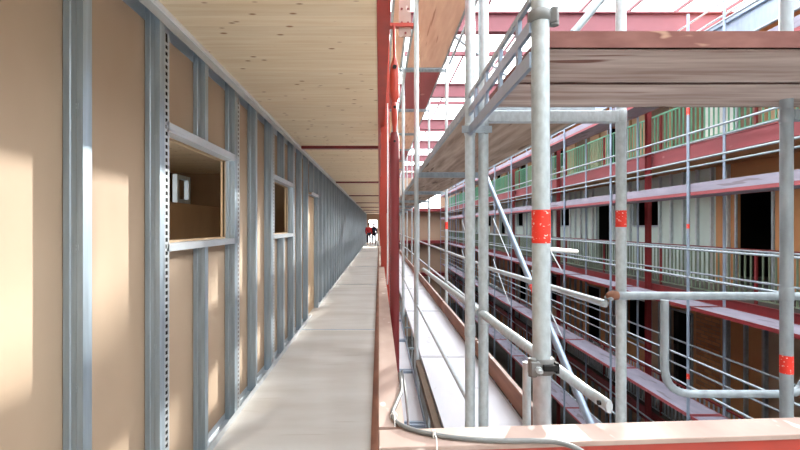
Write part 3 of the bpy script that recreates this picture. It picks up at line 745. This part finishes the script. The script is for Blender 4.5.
for k, y in enumerate(OY):
    if k == 1: continue
    r = of.copy(); COL.objects.link(r); r.location = (XS, y, -9)
    nth(r, k-1, 'blue-grey scaffold frame in front of the opposite galleries', 'scaffold frames of the opposite side')
    if k == 0: r['label'] = 'blue-grey opposite scaffold frame standing just past the right edge'
    for ch in of.children:
        if ch in tapes: continue
        c = ch.copy(); COL.objects.link(c); c.parent = r
names = ['topmost', 'upper', 'middle', 'lower', 'lowest']
pr = {}
for li, z in enumerate(DZ):
    base = None
    for k in range(len(OY)-1):
        loc = (XS+.028, OY[k]+.02, Z(z)-.055)
        lab = 'red-edged scaffold deck on the %s lift of the opposite scaffold' % names[li]; grp = '%s decks of the opposite scaffold' % names[li]
        if base is None: base = deck(loc[0], XS2-.03, loc[1], loc[1]+2.66, loc[2], 'lilac', lab, grp, 'pinkred' if li != 2 else 'darkred', .06); o = base
        else: o = clone(base, loc)
        nth(o, k, 'red-edged deck on the %s lift of the opposite scaffold' % names[li], grp)
    if li < 2:
        t0 = None
        for k in range(len(OY)-1):
            if t0 is None:
                t0 = MB().box((0,0,0), (.03, 2.66, .15)).build('toe_board', M['lilac']); o = t0
            else: o = t0.copy(); COL.objects.link(o)
            o.location = (XS-.01+.035, OY[k]+.02, Z(z)+.006)
            tag(o, None, 'toe board'); nth(o, k, 'lilac-grey toe board on the %s lift opposite' % names[li], '%s toe boards opposite' % names[li])
    hs = (.57, 1.05) if li < 2 else (.53, 1.03)
    for xx, side in ((XS, 'near'), (XS2, 'far')):
        for h, hn in zip(hs, ('knee', 'hand')):
            if li == 0 and side == 'near': continue
            t0 = None
            for k in range(len(OY)-1):
                if t0 is None: t0 = MB().tube([(0,0,0),(0,2.7,0)], .019, 10).build('guard_rail', M['galv_dull']); o = t0
                else: o = t0.copy(); COL.objects.link(o)
                o.location = (xx, OY[k], Z(z)+h)
                tag(o, None, 'guard rail'); nth(o, k, '%s-height rail, %s, %s lift opposite' % (hn, 'atrium side' if side == 'near' else 'gallery side', names[li]), '%s %s rails %s side opposite' % (names[li], hn, side))
for k in (3, 5, 8):
    for z in (-1.45, -3.4):
        tag(MB().tube([(XS-.07, OY[k], Z(z)+.1), (XS-.07, OY[k+1], Z(z)+1.8)], .02, 10).build('diagonal_brace', M['galv']), 'thin distant diagonal brace on the opposite scaffold', 'brace', 'braces of the opposite scaffold')

# ================================================================== ROOF
RBY = [10.5+5.25*k for k in range(-1, 7)]
rb = None
for y in RBY:
    if rb is None:
        b = MB(); b.box((-.6, -.10, 0), (8.3, .10, .03)); b.box((-.6, -.012, .03), (8.3, .012, .43)); b.box((-.6, -.10, .43), (8.3, .10, .46))
        rb = b.build('roof_beam', M['roofred']); o = rb
    else: o = rb.copy(); COL.objects.link(o)
    o.location = (0, y, Z(4.5))
    tag(o, None, 'beam'); nth(o, RBY.index(y), 'faded red steel beam spanning under the glass roof', 'beams under the glass roof')
pb = None
for y in [yy+2.62 for yy in RBY]:
    if pb is None: pb = MB().box((-.6, -.05, 0), (8.3, .05, .12)).build('roof_purlin', M['roofred']); o = pb
    else: o = pb.copy(); COL.objects.link(o)
    o.location = (0, y, Z(4.96)); tag(o, None, 'beam'); nth(o, [int(abs(y-q-2.62) < .01) for q in RBY].index(1), 'slim faded red purlin midway between roof beams', 'purlins under the glass roof')
gb = None
for k in range(8):
    if gb is None: gb = MB().box((-.022, 4.0, 0), (.022, YEND, .07)).build('glazing_bar', M['roofred']); o = gb
    else: o = gb.copy(); COL.objects.link(o)
    o.location = (.25+1.14*k, 0, Z(5.09)); tag(o, '%s long glazing bar under the roof glass, counting from the left' % ['first','second','third','fourth','fifth','sixth','seventh','eighth'][k], 'glazing bar', 'glazing bars of the roof')
b = MB(); b.box((-.7, -2.5, Z(5.17)), (8.3, YEND, Z(5.18)))
struct(b.build('window_90', M['glass']))
for k, (xa, xb) in enumerate(((1.2, 4.8), (4.6, 7.6))):
    tag(MB().bar((xa, 10.6, Z(4.92)), (xb, 15.6, Z(4.92)), .07, .07).build('roof_brace', M['galv_dull']), 'grey diagonal brace under the roof glass, %s one' % ('left' if k == 0 else 'right'), 'brace')
# diagonal tube above the platform
tag(MB().tube([P(573,33,3.4), P(606,-6,3.4)], .028, 12).build('raking_tube', M['galv_dull']), 'grey raking tube rising above the left part of the big platform', 'tube')

# ================================================================== ENDS AND GROUND
b = MB(); b.box((-1.24, YEND, -.28), (-.98, YEND+.2, 6.6)); b.box((-.18, YEND, -9), (3.3, YEND+.2, 7)); b.box((-.98, YEND, 2.12), (-.18, YEND+.2, 6.6)); b.box((-.98, YEND, -.28), (-.18, YEND+.2, 0))
struct(b.build('wall_back', M['render']))
b = MB(); b.box((3.3, YEND, -9), (11, YEND+.2, Z(1.7))); b.box((3.3, YEND, Z(3.0)), (11, YEND+.2, 7)); b.box((5.9, YEND, Z(1.7)), (11, YEND+.2, Z(3.0)))
struct(b.build('wall_end', M['render']))
b = MB(); b.box((-4.6, -2.7, -9), (11, -2.5, 7)); struct(b.build('wall_front_added', M['plaster']))  # unseen wall added behind the camera to cut frontal light
b = MB(); b.box((-4.6, -2.5, -.28), (-.04, -1, 0)); b.box((-.04, -2.5, -.28), (2.6, .95, 0)); struct(b.build('floor_30', M['concrete']))
b = MB(); b.box((8.3, -2.5, -9), (11, Y0-.1, Z(3.66))); struct(b.build('wall_right_near', M['plaster']))
b = MB(); b.box((-4.6, -2.5, CEIL), (-.012, -1.0, CEIL+.28)); struct(b.build('ceiling_2', M['clt']))
b = MB(); b.box((-.9, -2.5, CEIL+.28), (-.7, YEND, Z(5.3))); struct(b.build('wall_upper_left', M['plaster']))
for i, z in enumerate(LV):
    struct(MB().box((.1, YEND-1.2, Z(z)-.3), (XG, YEND, Z(z))).build('floor_%d' % (10+i), M['darkred']))
b = MB(); b.box((-.3, -1, -9), (-.2, YEND, -.28)); struct(b.build('wall_below_added', M['board_dark']))  # unseen wall added to block light leaking in under the corridor
b = MB(); b.box((-.3, -1, -9.1), (11, YEND+.2, -9)); struct(b.build('floor_20', M['ground']))
b = MB(); b.box((-4.6, YEND, 0), (-1.24, YEND+.2, 2.98)); struct(b.build('wall_room_end', M['board_dark']))

# ================================================================== PEOPLE (far end of the corridor)
def person(x, y, rot, label, top, hat, lean=0):
    e = empty('person', (x, y, 0), label, 'person'); e.rotation_euler.z = rot
    def skin(name, verts, edges, m, rad, root=0):
        me = bpy.data.meshes.new(name); me.from_pydata(verts, edges, []); me.materials.append(m)
        o = bpy.data.objects.new(name, me); COL.objects.link(o); o.parent = e
        s = o.modifiers.new('skin', 'SKIN'); me.skin_vertices.new() if not me.skin_vertices else None
        for i, r in enumerate(rad): me.skin_vertices[0].data[i].radius = r if isinstance(r, tuple) else (r, r)
        me.skin_vertices[0].data[root].use_root = True
        o.modifiers.new('sub', 'SUBSURF').render_levels = 1
        return o
    V = [(0,0,.95),(0,0,1.15),(0,0,1.38),(0,.0,1.5),(0,-.01,1.60),(0,-.015,1.70),
         (-.10,0,.90),(-.11,-.03,.50),(-.12,.0,.09),(-.12,-.14,.04),(.10,0,.90),(.11,-.02,.50),(.13,.03,.09),(.13,-.11,.04),
         (-.19,0,1.40),(-.25,.0,1.12),(-.22,-.12,.90),(-.21,-.17,.82),(.19,0,1.40),(.25,.02,1.12),(.24,-.06,.88),(.24,-.09,.80)]
    Ed = [(0,1),(1,2),(2,3),(3,4),(4,5),(0,6),(6,7),(7,8),(8,9),(0,10),(10,11),(11,12),(12,13),(2,14),(14,15),(15,16),(16,17),(2,18),(18,19),(19,20),(20,21)]
    Rr = [(.15,.11),(.14,.10),(.16,.11),.055,.095,.085,.085,.06,.045,.04,.085,.06,.045,.04,.06,.05,.035,.035,.06,.05,.035,.035]
    skin('body', V, Ed, M['skin'], Rr)
    J = [V[i] for i in (0,1,2,14,15,16,18,19,20)]; J[0] = (0,0,.90)
    skin('jacket', J, [(0,1),(1,2),(2,3),(3,4),(4,5),(2,6),(6,7),(7,8)], top, [(.18,.14),(.17,.13),(.19,.135),.085,.068,.052,.085,.068,.052])
    T = [(0,0,.93),V[6],V[7],(-.12,0,.14),V[10],V[11],(.13,.03,.14)]
    skin('trousers', T, [(0,1),(1,2),(2,3),(0,4),(4,5),(5,6)], M['trousers'], [(.17,.13),.105,.08,.065,.105,.08,.065])
    b = MB(); b.tube([(0,-.005,1.66),(0,-.005,1.70),(0,-.005,1.76),(0,-.005,1.80)], .1, 14, radii=[.118,.115,.09,.03]); b.build('hair', hat, e)
    return e
person(-.84, 36.8, .3, 'person in a red jacket and dark trousers at the far end of the corridor', M['jacket_red'], M['hair'])
person(-.42, 37.3, -.4, 'person in a dark navy jacket standing next to the red-jacketed one', M['jacket_blue'], M['hair'])
e = empty('tool_bag', (-.16, 36.0, 0), 'pale bag on the floor beside the two people far away', 'bag')
b = MB(); b.tube([(0,0,0),(0,0,.03),(0,0,.3),(0,0,.42)], .13, 12, radii=[.1,.13,.14,.06]); b.build('bag_body', M['white'], e)
b = MB(); b.tube(smooth([(-.05,0,.4),(-.04,0,.52),(.04,0,.52),(.05,0,.4)]), .012, 8); b.build('handle', M['black'], e)
